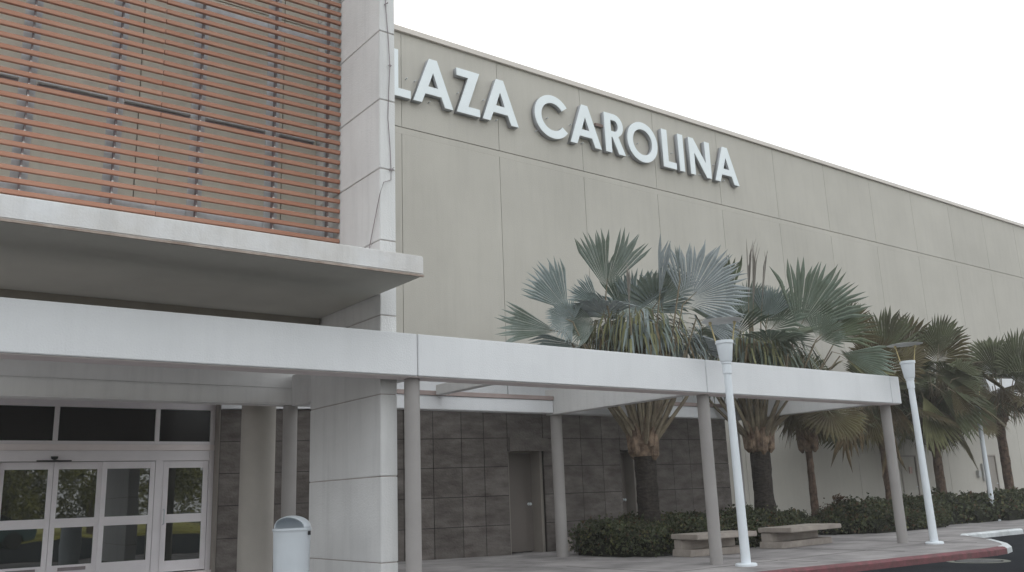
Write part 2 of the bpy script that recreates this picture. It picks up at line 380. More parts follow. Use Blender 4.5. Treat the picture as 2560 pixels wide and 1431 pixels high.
# louvre screen
lv = thing('louvre_screen', 'screen of orange-brown horizontal wooden slats on steel posts above the slab', 'louvre screen', (0,11.45,4.1))
posts = [-5.76+1.0385*i for i in range(0,11)]
posts = [1.432-1.0395*k for k in range(1,0,-1)]+[1.432,2.455,3.512,4.572]
k = 0; z = 4.225
while z < 10.5:
    b = MB(); jx = 2.98; e = .006
    for a, c in ((-.6,jx-.003),(jx+.003,5.562)):
        dy = random.uniform(-.004,.004); dz = random.uniform(-.003,.003)
        b.box(a, c, 11.45+dy, 11.50+dy, z+dz, z+.058+dz)
    s_ = b.build('slat', 'slat', lv, bevel=.004)
    z += .1517; k += 1
for x in posts+[5.40]:
    b = MB(); b.box(x-.008, x+.008, 11.51, 11.60, 4.07, 10.6, 1)
    if x != 5.40: b.box(x-.10, x+.09, 11.605, 11.625, 4.07, 10.6, 0)
    else: b.box(x-.03, x+.03, 11.605, 11.62, 4.07, 10.6, 0)
    z = 4.225
    while z < 10.5:
        b.box(x-.012, x+.012, 11.502, 11.53, z+.065, z+.09, 2); z += .1517
    b.build('post', ['steel','steel_dark','disc'], lv)
for zz in (4.95,8.0):
    b = MB(); b.box(-.6, 5.55, 11.64, 11.70, zz, zz+.10); b.build('rail', 'steel', lv)

# cable on the fin
b = MB()
pts = [(5.68,10.235,9.0),(5.66,10.235,8.1),(5.70,10.235,7.6),(5.72,10.225,7.15),(5.705,10.24,6.7),(5.69,10.235,6.35),(5.72,10.235,5.95),(5.735,10.235,5.6),(5.735,10.24,5.45),(5.60,10.20,5.38),(5.55,10.22,5.2),(5.54,10.4,4.75),(5.54,10.55,4.4),(5.545,10.58,4.07)]
b.tube(pts, .006, 6)
for p in (pts[1],pts[3],pts[7]):
    for q in range(4):
        v = Vector((random.uniform(-.04,.04), -.01, random.uniform(-.03,.03))); b.tube([Vector(p)-v*.8+Vector((0,-.008,0)), Vector(p)+v+Vector((0,-.012,0))], .005, 5)
tag(b.build('hanging_cable', 'steel_dark', None, loc=(5.7,10.2,6)), 'thin dark knotted cable hanging down the narrow face of the fin wall', 'cable')

# ------------------------------------------------------------------ low canopy frame
cp = thing('low_canopy', 'long low white flat beam canopy frame carried on round grey columns', 'canopy', (5.9,10,0))
mb = MB(); js = [-2,.38,5.862,11.335,16.79,17.13]
for a, b_ in zip(js[:-1], js[1:]): mb.box(a+.006, b_-.006, 9.8, 10.19, 2.70, 3.24)
mb.build('front_beam', 'white', cp, bevel=.008)
mb = MB(); mb.box(-1.99, 17.1, 9.83, 10.16, 2.72, 3.22); mb.build('beam_core', 'groove', cp)
mb = MB(); mb.box(-2, 17.12, 9.84, 10.15, 2.688, 2.699); mb.build('beam_soffit', 'header', cp)
mb = MB(); mb.box(-2, 6.07, 13.86, 14.15, 3.0, 3.42); mb.box(-2, 6.07, 13.8, 14.15, 2.745, 2.995)
mb.build('rear_beam', 'beamw', cp, bevel=.02)
mb = MB(); mb.box(6.08, 11.35, 13.8, 14.05, 2.745, 2.995); mb.box(11.56, 16.84, 13.8, 14.05, 2.745, 2.995); mb.build('rear_beam', 'white', cp, bevel=.01)
mb = MB(); mb.box(6.08, 11.35, 13.77, 14.0, 2.998, 3.075); mb.box(11.56, 16.84, 13.77, 14.0, 2.998, 3.075); mb.build('flange', 'groove', cp)
for x in (5.97,11.455,16.95):
    b = MB(); b.box(x-.1, x+.1, 10.195, 14.05 if x > 6 else 13.795, 2.72, 3.22); b.build('cross_beam', 'fin', cp, bevel=.008)
b = MB(); b.box(8.6, 8.78, 10.195, 13.76, 3.0, 3.18); b.build('cross_beam', 'fin', cp, bevel=.006)
for x, y in ((5.9,10.02),(11.45,10.02),(17.0,10.1),(.4,10.02)):
    b = MB(); b.lathe((x,y,0), [(.1,0),(.1,2.686)], 32); b.build('column', 'colgrey', cp, smooth=True)
for x in (5.92,11.53,16.95):
    b = MB(); b.lathe((x,13.95,0), [(.115,0),(.115,2.74)], 32); b.build('column', 'colgrey', cp, smooth=True)
b = MB(); b.lathe((5.68,14.7,0), [(.28,0),(.28,3.84)], 48)
tag(b.build('round_column', 'colbeige', None, smooth=True, loc=(5.68,14.7,0)), 'thick round beige column beside the glass entrance', 'column')

# ------------------------------------------------------------------ glass entrance
ge = thing('glass_entrance', 'white framed glass entrance with sliding doors and dark transom windows', 'entrance', (4.5,18.2,0))
Yf = 18.2
fr = MB()
fr.box(-1, 6.13, Yf, Yf+.12, 3.085, 3.212)                       # head
fr.box(-1, 6.13, Yf, Yf+.12, 2.40, 2.462)                       # transom sill
for x in (-.96,.8,3.22,5.01): fr.box(x-.04, x+.04, Yf, Yf+.12, 2.464, 3.083)
fr.box(6.04, 6.13, Yf, Yf+.12, 0, 2.398); fr.box(6.04,6.13,Yf,Yf+.12,2.464,3.083)
fr.box(5.0, 5.12, Yf-.03, Yf+.12, 0, 2.285)
fr.box(1.3, 1.4, Yf-.03, Yf+.12, 0, 2.285)
fr.box(5.122, 6.038, Yf+.0, Yf+.1, 2.09, 2.285)
fr.box(5.122, 5.16, Yf+.01, Yf+.1, 0, 2.088)
fr.build('frame', 'frame', ge, bevel=.004)
b = MB(); b.box(-1, 6.13, Yf-.02, Yf+.1, 2.288, 2.398); b.build('header_band', 'header', ge, bevel=.004)
b = MB(); b.box(1.402, 4.998, Yf-.06, Yf+.1, 2.09, 2.283); b.build('door_operator', 'frame', ge, bevel=.006)
xs = [-.98,.8,3.22,5.01,6.08]
for a, c in zip(xs[:-1], xs[1:]):
    b = MB(); b.box(a+.04, c-.04, Yf+.05, Yf+.07, 2.464, 3.083); b.build('transom_pane', 'dglass', ge)
def leaf(name, x0, x1, y, st=.085, zt=2.08, mid=(.92,1.08), zb=.27):
    b = MB(); b.box(x0, x0+st, y, y+.045, .02, zt); b.box(x1-st, x1, y, y+.045, .02, zt)
    b.box(x0+st, x1-st, y+.001, y+.044, zt-.13, zt); b.box(x0+st, x1-st, y+.001, y+.044, mid[0], mid[1]); b.box(x0+st, x1-st, y+.001, y+.044, .02, zb)
    o = b.build(name, 'frame', ge, bevel=.003)
    for z0, z1 in ((zb,mid[0]),(mid[1],zt-.13)):
        g_ = MB(); g_.box(x0+st-.01, x1-st+.01, y+.018, y+.027, z0-.01, z1+.01); sub(g_, 'pane', 'glass', o)
    return o
a = leaf('sliding_door', 2.365, 3.232, Yf+.02); c_ = leaf('sliding_door', 3.238, 4.06, Yf+.02)
leaf('sidelight', 1.41, 2.36, Yf-.03); leaf('sidelight', 4.05, 4.99, Yf-.035)
d_ = leaf('swing_door', 5.165, 6.03, Yf+.02, .1, 2.085, zb=.22)
b = MB(); b.tube([(5.2,18.21,1.17),(5.2,18.15,1.17),(5.2,18.15,.9),(5.2,18.21,.9)], .011); sub(b, 'handle', 'steel', d_)
b = MB(); b.box(3.42, 3.88, 18.209, 18.217, .17, .23); sub(b, 'door_strip', 'steel_dark', c_)
b = MB(); b.box(2.60, 3.06, 18.209, 18.217, .17, .23); sub(b, 'door_strip', 'steel_dark', a)
b = MB(); b.box(2.93, 3.50, 18.10, 18.138, 2.085, 2.108); b.build('sensor_strip', 'black', ge)
b = MB(); b.lathe((3.215,18.12,2.15), [(.02,-.035),(.05,-.02),(.062,.01),(.062,.025),(.0001,.026)], 20); b.build('motion_sensor', 'black', ge, smooth=True)

KG = 17.4/18.2
b = MB(); b.box(-1, 6.13, 18.12, 18.4, -.052/KG, -.002); b.build('threshold', 'header', ge)
ge.location = (4.5*KG, 17.4, 1.15-1.15*KG); ge.scale = (KG,KG,KG)
# ------------------------------------------------------------------ letters
def polycurve(name, loops, depth, off):
    cu = bpy.data.curves.new(name, 'CURVE'); cu.dimensions = '2D'; cu.fill_mode = 'BOTH'; cu.extrude = depth/2
    for lp in loops:
        s_ = cu.splines.new('POLY'); s_.points.add(len(lp)-1)
        for p, (x, y) in zip(s_.points, lp): p.co = (x, y, 0, 1)
        s_.use_cyclic_u = True
    tmp = bpy.data.objects.new('tmp', cu); COL.objects.link(tmp); bpy.context.view_layer.update()
    me = bpy.data.meshes.new_from_object(tmp.evaluated_get(bpy.context.evaluated_depsgraph_get()))
    bpy.data.objects.remove(tmp); bpy.data.curves.remove(cu)
    for v in me.vertices:
        x, y, z = v.co; v.co = (x, off - z, y)
    me.name = name; bm = bmesh.new(); bm.from_mesh(me); bmesh.ops.remove_doubles(bm, verts=bm.verts, dist=1e-4); bmesh.ops.recalc_face_normals(bm, faces=bm.faces); bm.to_mesh(me); bm.free()
    return me
def arc(cx, cy, rx, ry, a0, a1, n=40): return [(cx+rx*math.cos(math.radians(a0+(a1-a0)*i/n)), cy+ry*math.sin(math.radians(a0+(a1-a0)*i/n))) for i in range(n+1)]
GA = [[(0,0),(.235,0),(.335,.25),(.785,.25),(.885,0),(1.12,0),(.67,1.18),(.45,1.18)], [(.42,.45),(.70,.45),(.56,.83)]]
GL = [[(0,0),(.55,0),(.55,.2),(.22,.2),(.22,1.18),(0,1.18)]]
GZ = [[(0,0),(.69,0),(.69,.2),(.345,.2),(.70,1.17),(.02,1.17),(.02,.97),(.36,.97)]]
GC = [arc(.61,.57,.61,.61,36,324)+arc(.61,.57,.39,.39,324,36)]
GO = [arc(.6,.57,.6,.61,0,355,50), arc(.6,.57,.385,.39,0,355,50)]
GR = [[(0,0),(.23,0),(.23,.47),(.27,.47),(.49,0),(.75,0),(.50,.51)]+arc(.36,.83,.34,.34,-60,90,16)+[(0,1.17)], [(.23,.65)]+arc(.36,.815,.145,.165,-90,90,12)+[(.23,.98)]]
GI = [[(0,0),(.21,0),(.21,1.17),(0,1.17)]]
GN = [[(0,0),(.21,0),(.21,.72),(.71,0),(.92,0),(.92,1.17),(.71,1.17),(.71,.45),(.2,1.17),(0,1.17)]]
GP = [[(0,0),(.23,0),(.23,.47),(.36,.47)]+arc(.36,.82,.35,.35,-90,90,16)+[(0,1.17)], [(.23,.66)]+arc(.36,.82,.145,.16,-90,90,12)+[(.23,.98)]]
G_ = 'white letters of the wall sign'; KL = 17.03/16.85
for g, x, lab in ((GP,8.6,'white raised letter P that opens the wall sign, left of the first L'),(GL,9.43,'white raised letter L half hidden by the fin wall edge'),(GA,10.05,'white raised letter A first after the hidden L, left of the Z'),
    (GZ,11.27,'white raised letter Z between two letters A in the wall sign'),(GA,12.04,'white raised letter A ending the first word, before the gap and C'),(GC,13.71,'white raised round letter C starting the second word'),
    (GA,14.90,'white raised letter A between C and R in the wall sign'),(GR,16.18,'white raised letter R with small brown bracket at its left'),(GO,17.035,'white raised round letter O after the R in the wall sign'),
    (GL,18.445,'white raised letter L after the O in the second word'),(GI,19.13,'white raised letter I, plain upright bar between L and N'),(GN,19.6,'white raised letter N before the last A of the sign'),(GA,20.685,'white raised last letter A at the right end of the sign')):
    t = thing('sign_letter', lab, 'letter', (x*KL,17.03,1.15+(10.34-1.15)*KL), G_); t.scale = (KL,1,KL)
    me = polycurve('return', g, .13, .085); me.materials.append(M['return']); o = bpy.data.objects.new('return', me); COL.objects.link(o); o.parent = t
    me = polycurve('face', g, .018, .009); me.materials.append(M['letter']); o = bpy.data.objects.new('face', me); COL.objects.link(o); o.parent = t
    b = MB()
    xs_ = (.11,.5) if g is not GI else (.1,)
    for px_ in xs_:
        for pz_ in (.1,.55): b.tube([(t.location.x+px_,17.1,t.location.z+pz_),(t.location.x+px_,17.21,t.location.z+pz_)], .012, 6)
    b.build('mounting_pin', 'steel', t)
    if g is GR: b = MB(); b.box(t.location.x-.27, t.location.x+.02, 17.10, 17.19, t.location.z+.72, t.location.z+.80); b.build('bracket', 'stone_gap' if False else 'beige_dark', t)

# ------------------------------------------------------------------ street lamps
def lamp(x, y, label, first=None, rz=0, lean=(0,0)):
    if first is None:
        t = thing('street_lamp', label, 'street lamp', (x,y,0), 'white lamp poles along the pavement')
        b = MB(); b.lathe((x,y,0), [(.165,0),(.165,.03),(.15,.04),(.0001,.041)], 28); b.build('base_plate', 'pole', t, smooth=True)
        b = MB(); b.lathe((x,y,.03), [(.075,0),(.068,1.2),(.058,2.95)], 24); b.build('pole', 'pole', t, smooth=True)
        b = MB(); b.lathe((x,y,2.96), [(.07,0),(.072,.15),(.082,.16),(.082,.19)], 24); b.build('collar', 'pole', t, smooth=True)
        b = MB(); b.lathe((x,y,3.15), [(.088,0),(.10,.03),(.132,.29),(.146,.295),(.146,.345),(.12,.348),(.105,.30),(.0001,.29)], 28); b.build('cup', 'pole', t, smooth=True)
        for a in (-35, 145):
            ca, sa = math.cos(math.radians(a)), math.sin(math.radians(a))
            a2 = a
            b = MB(); b.tube([(x+.135*ca*-1*-1,y+.135*sa,3.46),(x+.20*ca,y+.20*sa,3.79)], .011, 8); b.lathe((x+.20*ca,y+.20*sa,3.785), [(.016,-.03),(.028,0),(.022,.03)], 10)
            b.build('bracket', 'brass', t, smooth=True)
        b = MB(); b.lathe((x,y,3.81), [(.0001,-.006),(.20,-.003),(.335,.012),(.338,.016),(.30,.022),(.0001,.03)], 40, caps=False); b.build('reflector_disc', 'disc', t, smooth=True)
        return t
    t = first.copy(); COL.objects.link(t); t.location = (x,y,0); t['label'] = label; t.rotation_euler = (lean[0], lean[1], rz)
    for ch in first.children:
        c = ch.copy(); COL.objects.link(c); c.parent = t
    return t
l0 = lamp(11.42, 9.41, 'white lamp pole with flat disc top standing before the middle canopy column')
l1 = lamp(16.97, 9.44, 'white lamp pole with flat disc top beyond the end of the canopy', l0, 0, (0,math.radians(-1.2)))
l2 = lamp(26.75, 13.0, 'farthest white lamp pole rising from the hedge, its top lost in palm leaves', l0, .3)
l0.rotation_euler = (0, math.radians(-.6), 0)

# ------------------------------------------------------------------ litter bin
bx, by = 4.72, 11.0
tb = thing('litter_bin', 'white round litter bin with a domed hood beside the fin wall', 'litter bin', (bx,by,0))
b = MB(); b.lathe((bx,by,.02), [(.20,0),(.215,.02),(.228,.80),(.235,.83),(.24,.835),(.24,.86),(.215,.862),(.20,.80),(.0001,.79)], 40); b.build('body', 'bin', tb, smooth=True)
b = MB(); n = 120; hs = []; 
for i in range(31):
    ph = math.radians(i*3)
    for k in range(n):
        a = 2*math.pi*k/n; r = .233*math.cos(ph); hs.append((bx+r*math.cos(a)+ -.0*math.sin(ph), by+r*math.sin(a), .882+.15*math.sin(ph)))
fs = []
op = math.radians(212)
for i in range(30):
    for k in range(n):
        a = 2*math.pi*(k+.5)/n; da = abs((a-op+math.pi)%(2*math.pi)-math.pi)
        if i < 22 and da < math.radians(74)*(1-(i/22)**2)**.5: continue
        fs.append((i*n+k, i*n+(k+1)%n, (i+1)*n+(k+1)%n, (i+1)*n+k))
b.add(hs, fs); b.open = True
hood = b.build('hood', 'bin', tb, smooth=True); md = hood.modifiers.new('thick','SOLIDIFY'); md.thickness = .012
b = MB(); b.box(bx+.13, bx+.16, by-.205, by-.18, .79, .84); b.build('latch', 'black', tb)

# ------------------------------------------------------------------ benches
def bench(x, y, L, rz, label):
    t = thing('concrete_bench', label, 'bench', (x,y,0), 'concrete benches in front of the hedge')
    b = MB(); b.box(x, x+L, y-.24, y+.5, .30, .39); b.build('seat', 'bench', t, bevel=.012)
    b = MB(); b.box(x+.03, x+L-.12, y+.24, y+.46, .125, .289); b.build('web', 'bench', t, bevel=.008)
    b = MB()
    v = [(x,y,0),(x+L,y,0),(x+L,y+.5,0),(x,y+.5,0),(x+.02,y-.02,.125),(x+L-.05,y-.02,.125),(x+L-.05,y+.5,.125),(x+.02,y+.5,.125)]
    b.add(v, [(0,3,2,1),(4,5,6,7),(0,1,5,4),(1,2,6,5),(2,3,7,6),(3,0,4,7)]); b.build('base', 'bench', t, bevel=.01)
    t.rotation_euler = (0,0,rz); return t
bench(12.40, 11.46, 1.42, math.radians(-8), 'low concrete bench behind the nearer lamp pole, its left part behind a column')
bench(14.80, 11.30, 1.9, math.radians(5), 'low concrete bench between the two lamp poles in front of the hedge gap')

# ------------------------------------------------------------------ hedges
def hedge(poly, h, label, nleaf, seed, leafs=.05):
    rnd = random.Random(seed)
    xs = [p[0] for p in poly]; ys = [p[1] for p in poly]
    def inside(x, y):
        c = False; n = len(poly)
        for i in range(n):
            x1, y1 = poly[i]; x2, y2 = poly[(i+1)%n]
            if (y1 > y) != (y2 > y) and x < (x2-x1)*(y-y1)/(y2-y1)+x1: c = not c
        return c
    def dist(x, y):
        d = 9
        for i in range(len(poly)):
            a = Vector(poly[i]); e = Vector(poly[(i+1)%len(poly)]); ab = e-a; p = Vector((x,y)); tt = max(0,min(1,(p-a).dot(ab)/ab.length_squared)); d = min(d, (p-a-ab*tt).length)
        return d
    def top(x, y): return h*(1+.42*noise.noise(Vector((x*1.3,y*1.3,seed)))+.16*noise.noise(Vector((x*4,y*4,seed+5))))
    t = thing('hedge', label, 'hedge', (sum(xs)/len(xs), sum(ys)/len(ys), 0), 'clipped hedges along the pavement')
    # dark inner shell grid, added to block see-through and imitate inner shade
    b = MB(); st = .22; nx = int((max(xs)-min(xs))/st)+2; ny = int((max(ys)-min(ys))/st)+2; vs = {}; vl = []
    for i in range(nx):
        for j in range(ny):
            x = min(xs)+i*st; y = min(ys)+j*st
            if inside(x,y):
                d = dist(x,y); z = (top(x,y)-.12)*min(1,(.25+d*2.2)); vs[i,j] = len(vl); vl.append((x,y,max(.05,z)))
    fl = [(vs[i,j],vs[i+1,j],vs[i+1,j+1],vs[i,j+1]) for i in range(nx) for j in range(ny) if all(k in vs for k in ((i,j),(i+1,j),(i+1,j+1),(i,j+1)))]
    # skirt down
    from collections import Counter
    ec = Counter()
    for f in fl:
        for q in range(4): ec[tuple(sorted((f[q],f[(q+1)%4])))] += 1
    nb = len(vl); vl2 = list(vl)+[(x,y,0) for x,y,z in vl]
    fl += [(a,c,c+nb,a+nb) for (a,c), n_ in ec.items() if n_ == 1]
    b.add(vl2, fl); b.open = True; b.build('shade_core', 'core', t)
    b = MB(); b.open = True; cnt = 0
    while cnt < nleaf:
        x = rnd.uniform(min(xs),max(xs)); y = rnd.uniform(min(ys),max(ys))
        if not inside(x,y): continue
        d = dist(x,y); tz = top(x,y)*min(1, .62+d*1.3)
        front = y < sum(ys)/len(ys)
        if d < .5 and rnd.random() < .8: z = rnd.uniform(.04, tz)
        elif rnd.random() < .75: z = tz-rnd.random()**2*.16
        else: continue
        if rnd.random() < .07: z += rnd.uniform(.02,.12)
        if d > .55 and not (z > tz-.17): continue
        # leaf
        s_ = leafs*rnd.uniform(.6,1.3); ax = Vector((rnd.gauss(0,1),rnd.gauss(0,1)-.3,rnd.gauss(0,.7)+.4)).normalized(); bx_ = ax.cross(Vector((rnd.gauss(0,1),rnd.gauss(0,1),rnd.gauss(0,1)))).normalized()
        c = Vector((x,y,z)); b.add([c, c+ax*s_*.5+bx_*s_*.35, c+ax*s_*1.1, c+ax*s_*.5-bx_*s_*.35], [(0,1,2,3)])
        cnt += 1
    b.mi = [0 if rnd.random() < .8 else (1 if rnd.random() < .6 else 2) for _ in b.f]
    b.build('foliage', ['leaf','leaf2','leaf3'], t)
hedge([(12.0,14.3),(11.7,13.55),(11.85,12.6),(12.15,12.0),(14.7,11.95),(16.9,12.5),(18.6,13.1),(18.8,13.9)], .60, 'dark low hedge growing round the two big silver palm trunks behind the benches', 30000, 3, .06)
hedge([(19.3,14.0),(19.2,13.2),(20.3,12.4),(22.8,12.35),(24.2,12.9),(24.3,14.2)], .66, 'low green hedge behind the last canopy column', 20000, 8, .07)
hedge([(24.0,14.2),(24.1,13.05),(27,12.6),(34,12.3),(44,12.2),(44,14.4)], .70, 'long low hedge stretching to the right beyond the second lamp pole', 26000, 12, .10)

# ------------------------------------------------------------------ palms
def frond(name, hub, tip, nrm, matn, parent, root=None, span=250, nseg=34, rnd=random, droop=.1, ragged=0, pet=True, fold=.28, wf=.71):
    H = Vector(hub); T = Vector(tip); R = (T-H).length*(1.08 if ragged < .1 else 1); u = (T-H).normalized(); Nn = Vector(nrm); Nn = (Nn-u*Nn.dot(u)).normalized(); wv = Nn.cross(u)
    b = MB(); b.open = True; da = math.radians(span)/nseg
    def P(o, a, r, lift=0):
        d = u*math.cos(a)+wv*math.sin(a); p = o+d*r + Nn*(fold*r*abs(math.sin(a))*.6+lift)
        dz = droop*(r/R)**2*R; p = p-Vector((0,0,dz)); return p
    for i in range(nseg):
        a = -math.radians(span)/2+da*(i+.5); L = R*(.80+.2*math.cos(a*.55))*rnd.uniform(.93,1.03)
        if ragged and rnd.random() < ragged: L *= rnd.uniform(.5,.85)
        o = H+u*R*.16*max(0,math.cos(a)); a += rnd.uniform(-.008,.008)
        base = wf+rnd.uniform(-.03,.03)
        tw = rnd.uniform(-.06,.06)*(1+2*ragged); td = rnd.uniform(0,.07)*R*(1+4*ragged)
        base = min(base,.77); c0 = P(o,a,.02*R); m1 = P(o,a,base*L,.012*R); l1 = P(o,a-da*.5,base*L,-.012*R); r1 = P(o,a+da*.5,base*L,-.012*R)
        k = .43*da*min(base,.72)/.8
        m2 = P(o,a+tw*.3,.8*L,.006*R)-Vector((0,0,td*.35)); l2 = P(o,a-k+tw*.3,.8*L,-.004*R)-Vector((0,0,td*.35)); r2 = P(o,a+k+tw*.3,.8*L,-.004*R)-Vector((0,0,td*.35))
        tp = P(o,a+tw,L)-Vector((0,0,td))
        b.add([c0,l1,m1,r1,l2,m2,r2,tp], [(0,1,2),(0,2,3),(1,4,5,2),(2,5,6,3),(4,7,5),(5,7,6)])
    mats = [matn]
    if pet and root is not None:
        Rt = Vector(root); mid = (Rt+H)/2+Vector((0,0,.02)); oo = H-Rt; oo.z = 0; mid += oo*.12; l0 = (H-Rt).length
        b.tube([Rt, Rt.lerp(mid,.6), mid, H, H+u*R*.3-Vector((0,0,droop*.09*R))], [.045,.030,.019,.015,.006], 6, 1); mats.append('petiole')
    return b.build(name, mats, parent)
M['f1b'] = mat('silver_green_frond', (.225,.26,.24), .6, .22, 1.6, .25, trans=.15, col2=(.15,.19,.14))
M['f1c'] = mat('pale_silver_frond', (.31,.34,.35), .55, .2, 1.6, .3, trans=.12, col2=(.25,.285,.285))
M['f2b'] = mat('dull_green_frond', (.125,.155,.095), .6, .25, 1.6, .25, trans=.15, col2=(.085,.09,.055))
M['f3b'] = mat('brownish_frond', (.11,.095,.045), .65, .25, 1.6, .2, trans=.15, col2=(.08,.06,.035))
M['fy'] = mat('yellowing_frond', (.27,.27,.14), .65, .25, 1.6, .2, trans=.15, col2=(.19,.19,.10))
MATS = {'f1':['f1','f1','f1b','f1c'], 'f2':['f2','f2','f2b'], 'f3':['f3','f3','f3b'], 'f3b':['f3b','f3b','f3']}
def palm(name, label, base, zt, rtr, headz, matn, fronds, nrand, seed, R, tmat='trunk', lean=(0,0), bulge=.36, petl=1.3, skirt=14, skirtR=1.0, skz=None):
    rnd = random.Random(seed); bx, by = base
    t = thing(name, label, 'palm tree', (bx,by,0), 'fan palms in the planting bed')
    b = MB(); n = 20; pr = []
    for i in range(16):
        q = i/15; pr.append((rtr*(1.28-.28*min(1,q*2.2))*(1+.04*rnd.uniform(-1,1)), zt*q))
    b.lathe((bx,by,0), pr, n)
    b.v = [(x+rnd.uniform(-.012,.012)+lean[0]*z, y+rnd.uniform(-.012,.012)+lean[1]*z, z) for x,y,z in b.v]
    b.build('trunk', tmat, t)
    cx, cy = bx+lean[0]*zt, by+lean[1]*zt
    # leaf base bulge: overlapping sheaths
    b = MB(); b.lathe((cx,cy,zt-.05), [(rtr*.95,0),(bulge*.8,.12),(bulge,.3),(bulge*.85,.5),(bulge*.55,.7),(.1,.85)], 18)
    for k in range(26):
        a = k*2.4+rnd.uniform(-.2,.2); q = rnd.uniform(0,1); z0 = zt+.0+q*.4; r0 = bulge*(.95-.3*q)
        p0 = Vector((cx+r0*math.cos(a), cy+r0*math.sin(a), z0)); p1 = p0+Vector((math.cos(a)*.06, math.sin(a)*.06, .22)); p2 = p1+Vector((math.cos(a)*rnd.uniform(.02,.1), math.sin(a)*rnd.uniform(.02,.1), rnd.uniform(.1,.28)))
        b.tube([p0-Vector((0,0,.1)), p0+Vector((math.cos(a),math.sin(a),0))*.03, p1, p2], [.03,.085,.07,.03], 6)
    b.build('leaf_base', 'sheath', t)
    hd = Vector((cx,cy,zt+.35))
    def root(h):
        d = (Vector(h)-hd); d.z = 0; d = d.normalized() if d.length > .01 else Vector((1,0,0)); return hd+d*bulge*.55
    view = Vector((-.6,-.78,.1))
    for h, tp, sp_, mt in fronds:
        nr = view+Vector((rnd.uniform(-.3,.3), rnd.uniform(-.3,.3), rnd.uniform(-.1,.35)))
        frond('dead_frond' if mt == 'dead' else 'frond', h, tp, nr, mt, t, root(h), sp_, max(4,int(sp_/(4.4 if skz else 5))), rnd, .02 if sp_ < 200 else .06, ragged=.35 if mt == 'dead' else .04, fold=.28 if sp_ > 30 else 0)
    for k in range(nrand):
        a = k*2.39996+rnd.uniform(-.3,.3); el = math.radians(80-(70 if skz else 100)*(k+.5)/nrand+rnd.uniform(-8,8)); pl = petl*rnd.uniform(.8,1.15)
        d = Vector((math.cos(a)*math.cos(el), math.sin(a)*math.cos(el), math.sin(el)))
        h = Vector((cx,cy,(skz-.3) if skz else headz))+d*pl; el2 = el-math.radians(rnd.uniform(5,30)); d2 = Vector((math.cos(a)*math.cos(el2), math.sin(a)*math.cos(el2), math.sin(el2)))
        nr = Vector((0,0,1))+Vector((rnd.uniform(-.5,.5),rnd.uniform(-.5,.5),0))-d2*.3+view*.4
        sp_ = rnd.uniform(130,190) if skz else rnd.uniform(200,290)
        frond('frond', h, h+d2*R*rnd.uniform(.85,1.1), nr, rnd.choice(MATS[matn]), t, root(h), sp_, int(sp_/7), rnd, .12+.2*(1-math.sin(el))*.5)
    for k in range(skirt):
        a = k*2.39996+.7; el = math.radians(rnd.uniform(-10,25)); pl = petl*rnd.uniform(.35,.85)
        d = Vector((math.cos(a)*math.cos(el), math.sin(a)*math.cos(el), math.sin(el))); h = Vector((cx,cy,skz or headz))+d*pl
        el2 = math.radians(rnd.uniform(-88,-60)); d2 = Vector((math.cos(a)*math.cos(el2), math.sin(a)*math.cos(el2), math.sin(el2)))
        nr = Vector((math.cos(a),math.sin(a),.3))
        dm = 'dead' if rnd.random() < .35 else rnd.choice(MATS[matn]+['f3','fy'])
        frond('dead_frond' if dm == 'dead' else 'frond', h, h+d2*skirtR*rnd.uniform(.8,1.1), nr, dm, t, root(h), rnd.uniform(70,130), 22, rnd, .02, ragged=.5, fold=-.3, wf=.35)
    if skz:
        for k in range(11):
            a = k*2.4+rnd.uniform(-.3,.3); o = Vector((math.cos(a),math.sin(a),0)); sp_ = rnd.uniform(.75,1.25); p0 = hd-Vector((0,0,.12))+o*bulge*.7
            b = MB(); b.tube([p0, p0+o*.28*sp_+Vector((0,0,.38)), p0+o*.62*sp_+Vector((0,0,.85)), p0+o*.9*sp_+Vector((0,0,1.35)), p0+o*1.05*sp_+Vector((0,0,1.8))], [.06,.042,.034,.028,.015], 7); b.build('petiole', 'petiole', t)
        b = MB(); b.open = True; mm_ = []
        for _ in range(680):
            a = rnd.uniform(0,2*math.pi); r0 = rnd.uniform(.15,1.15); z0 = skz+.28-.25*r0+rnd.uniform(-.3,.3); L = rnd.uniform(.4,1.0)
            o = Vector((math.cos(a),math.sin(a),0)); sd = Vector((-math.sin(a),math.cos(a),0)); sp_ = rnd.uniform(.2,1.1); sw = rnd.uniform(-.25,.25); w_ = rnd.uniform(.012,.028)
            p0 = Vector((cx,cy,z0))+o*r0; p1 = p0+o*L*.28*sp_*1.6+Vector((0,0,.06*sp_-L*.2))+sd*sw*L*.2; p2 = p1+o*L*.22*sp_-Vector((0,0,L*.4))+sd*sw*L*.3; p3 = p2+o*L*.05*sp_-Vector((0,0,L*.36))+sd*sw*L*.25
            v = (sd+Vector((rnd.uniform(-.6,.6),rnd.uniform(-.6,.6),0))).normalized()
            b.add([p0-v*w_*.6,p0+v*w_*.6,p1-v*w_,p1+v*w_,p2-v*w_*.8,p2+v*w_*.8,p3], [(0,1,3,2),(2,3,5,4),(4,5,6)], rnd.choice([0,0,1,1,2,3,4,4]))
        b.build('hanging_leaflets', [MATS[matn][0],'fy','f3','dead','f1b'], t)
    return t
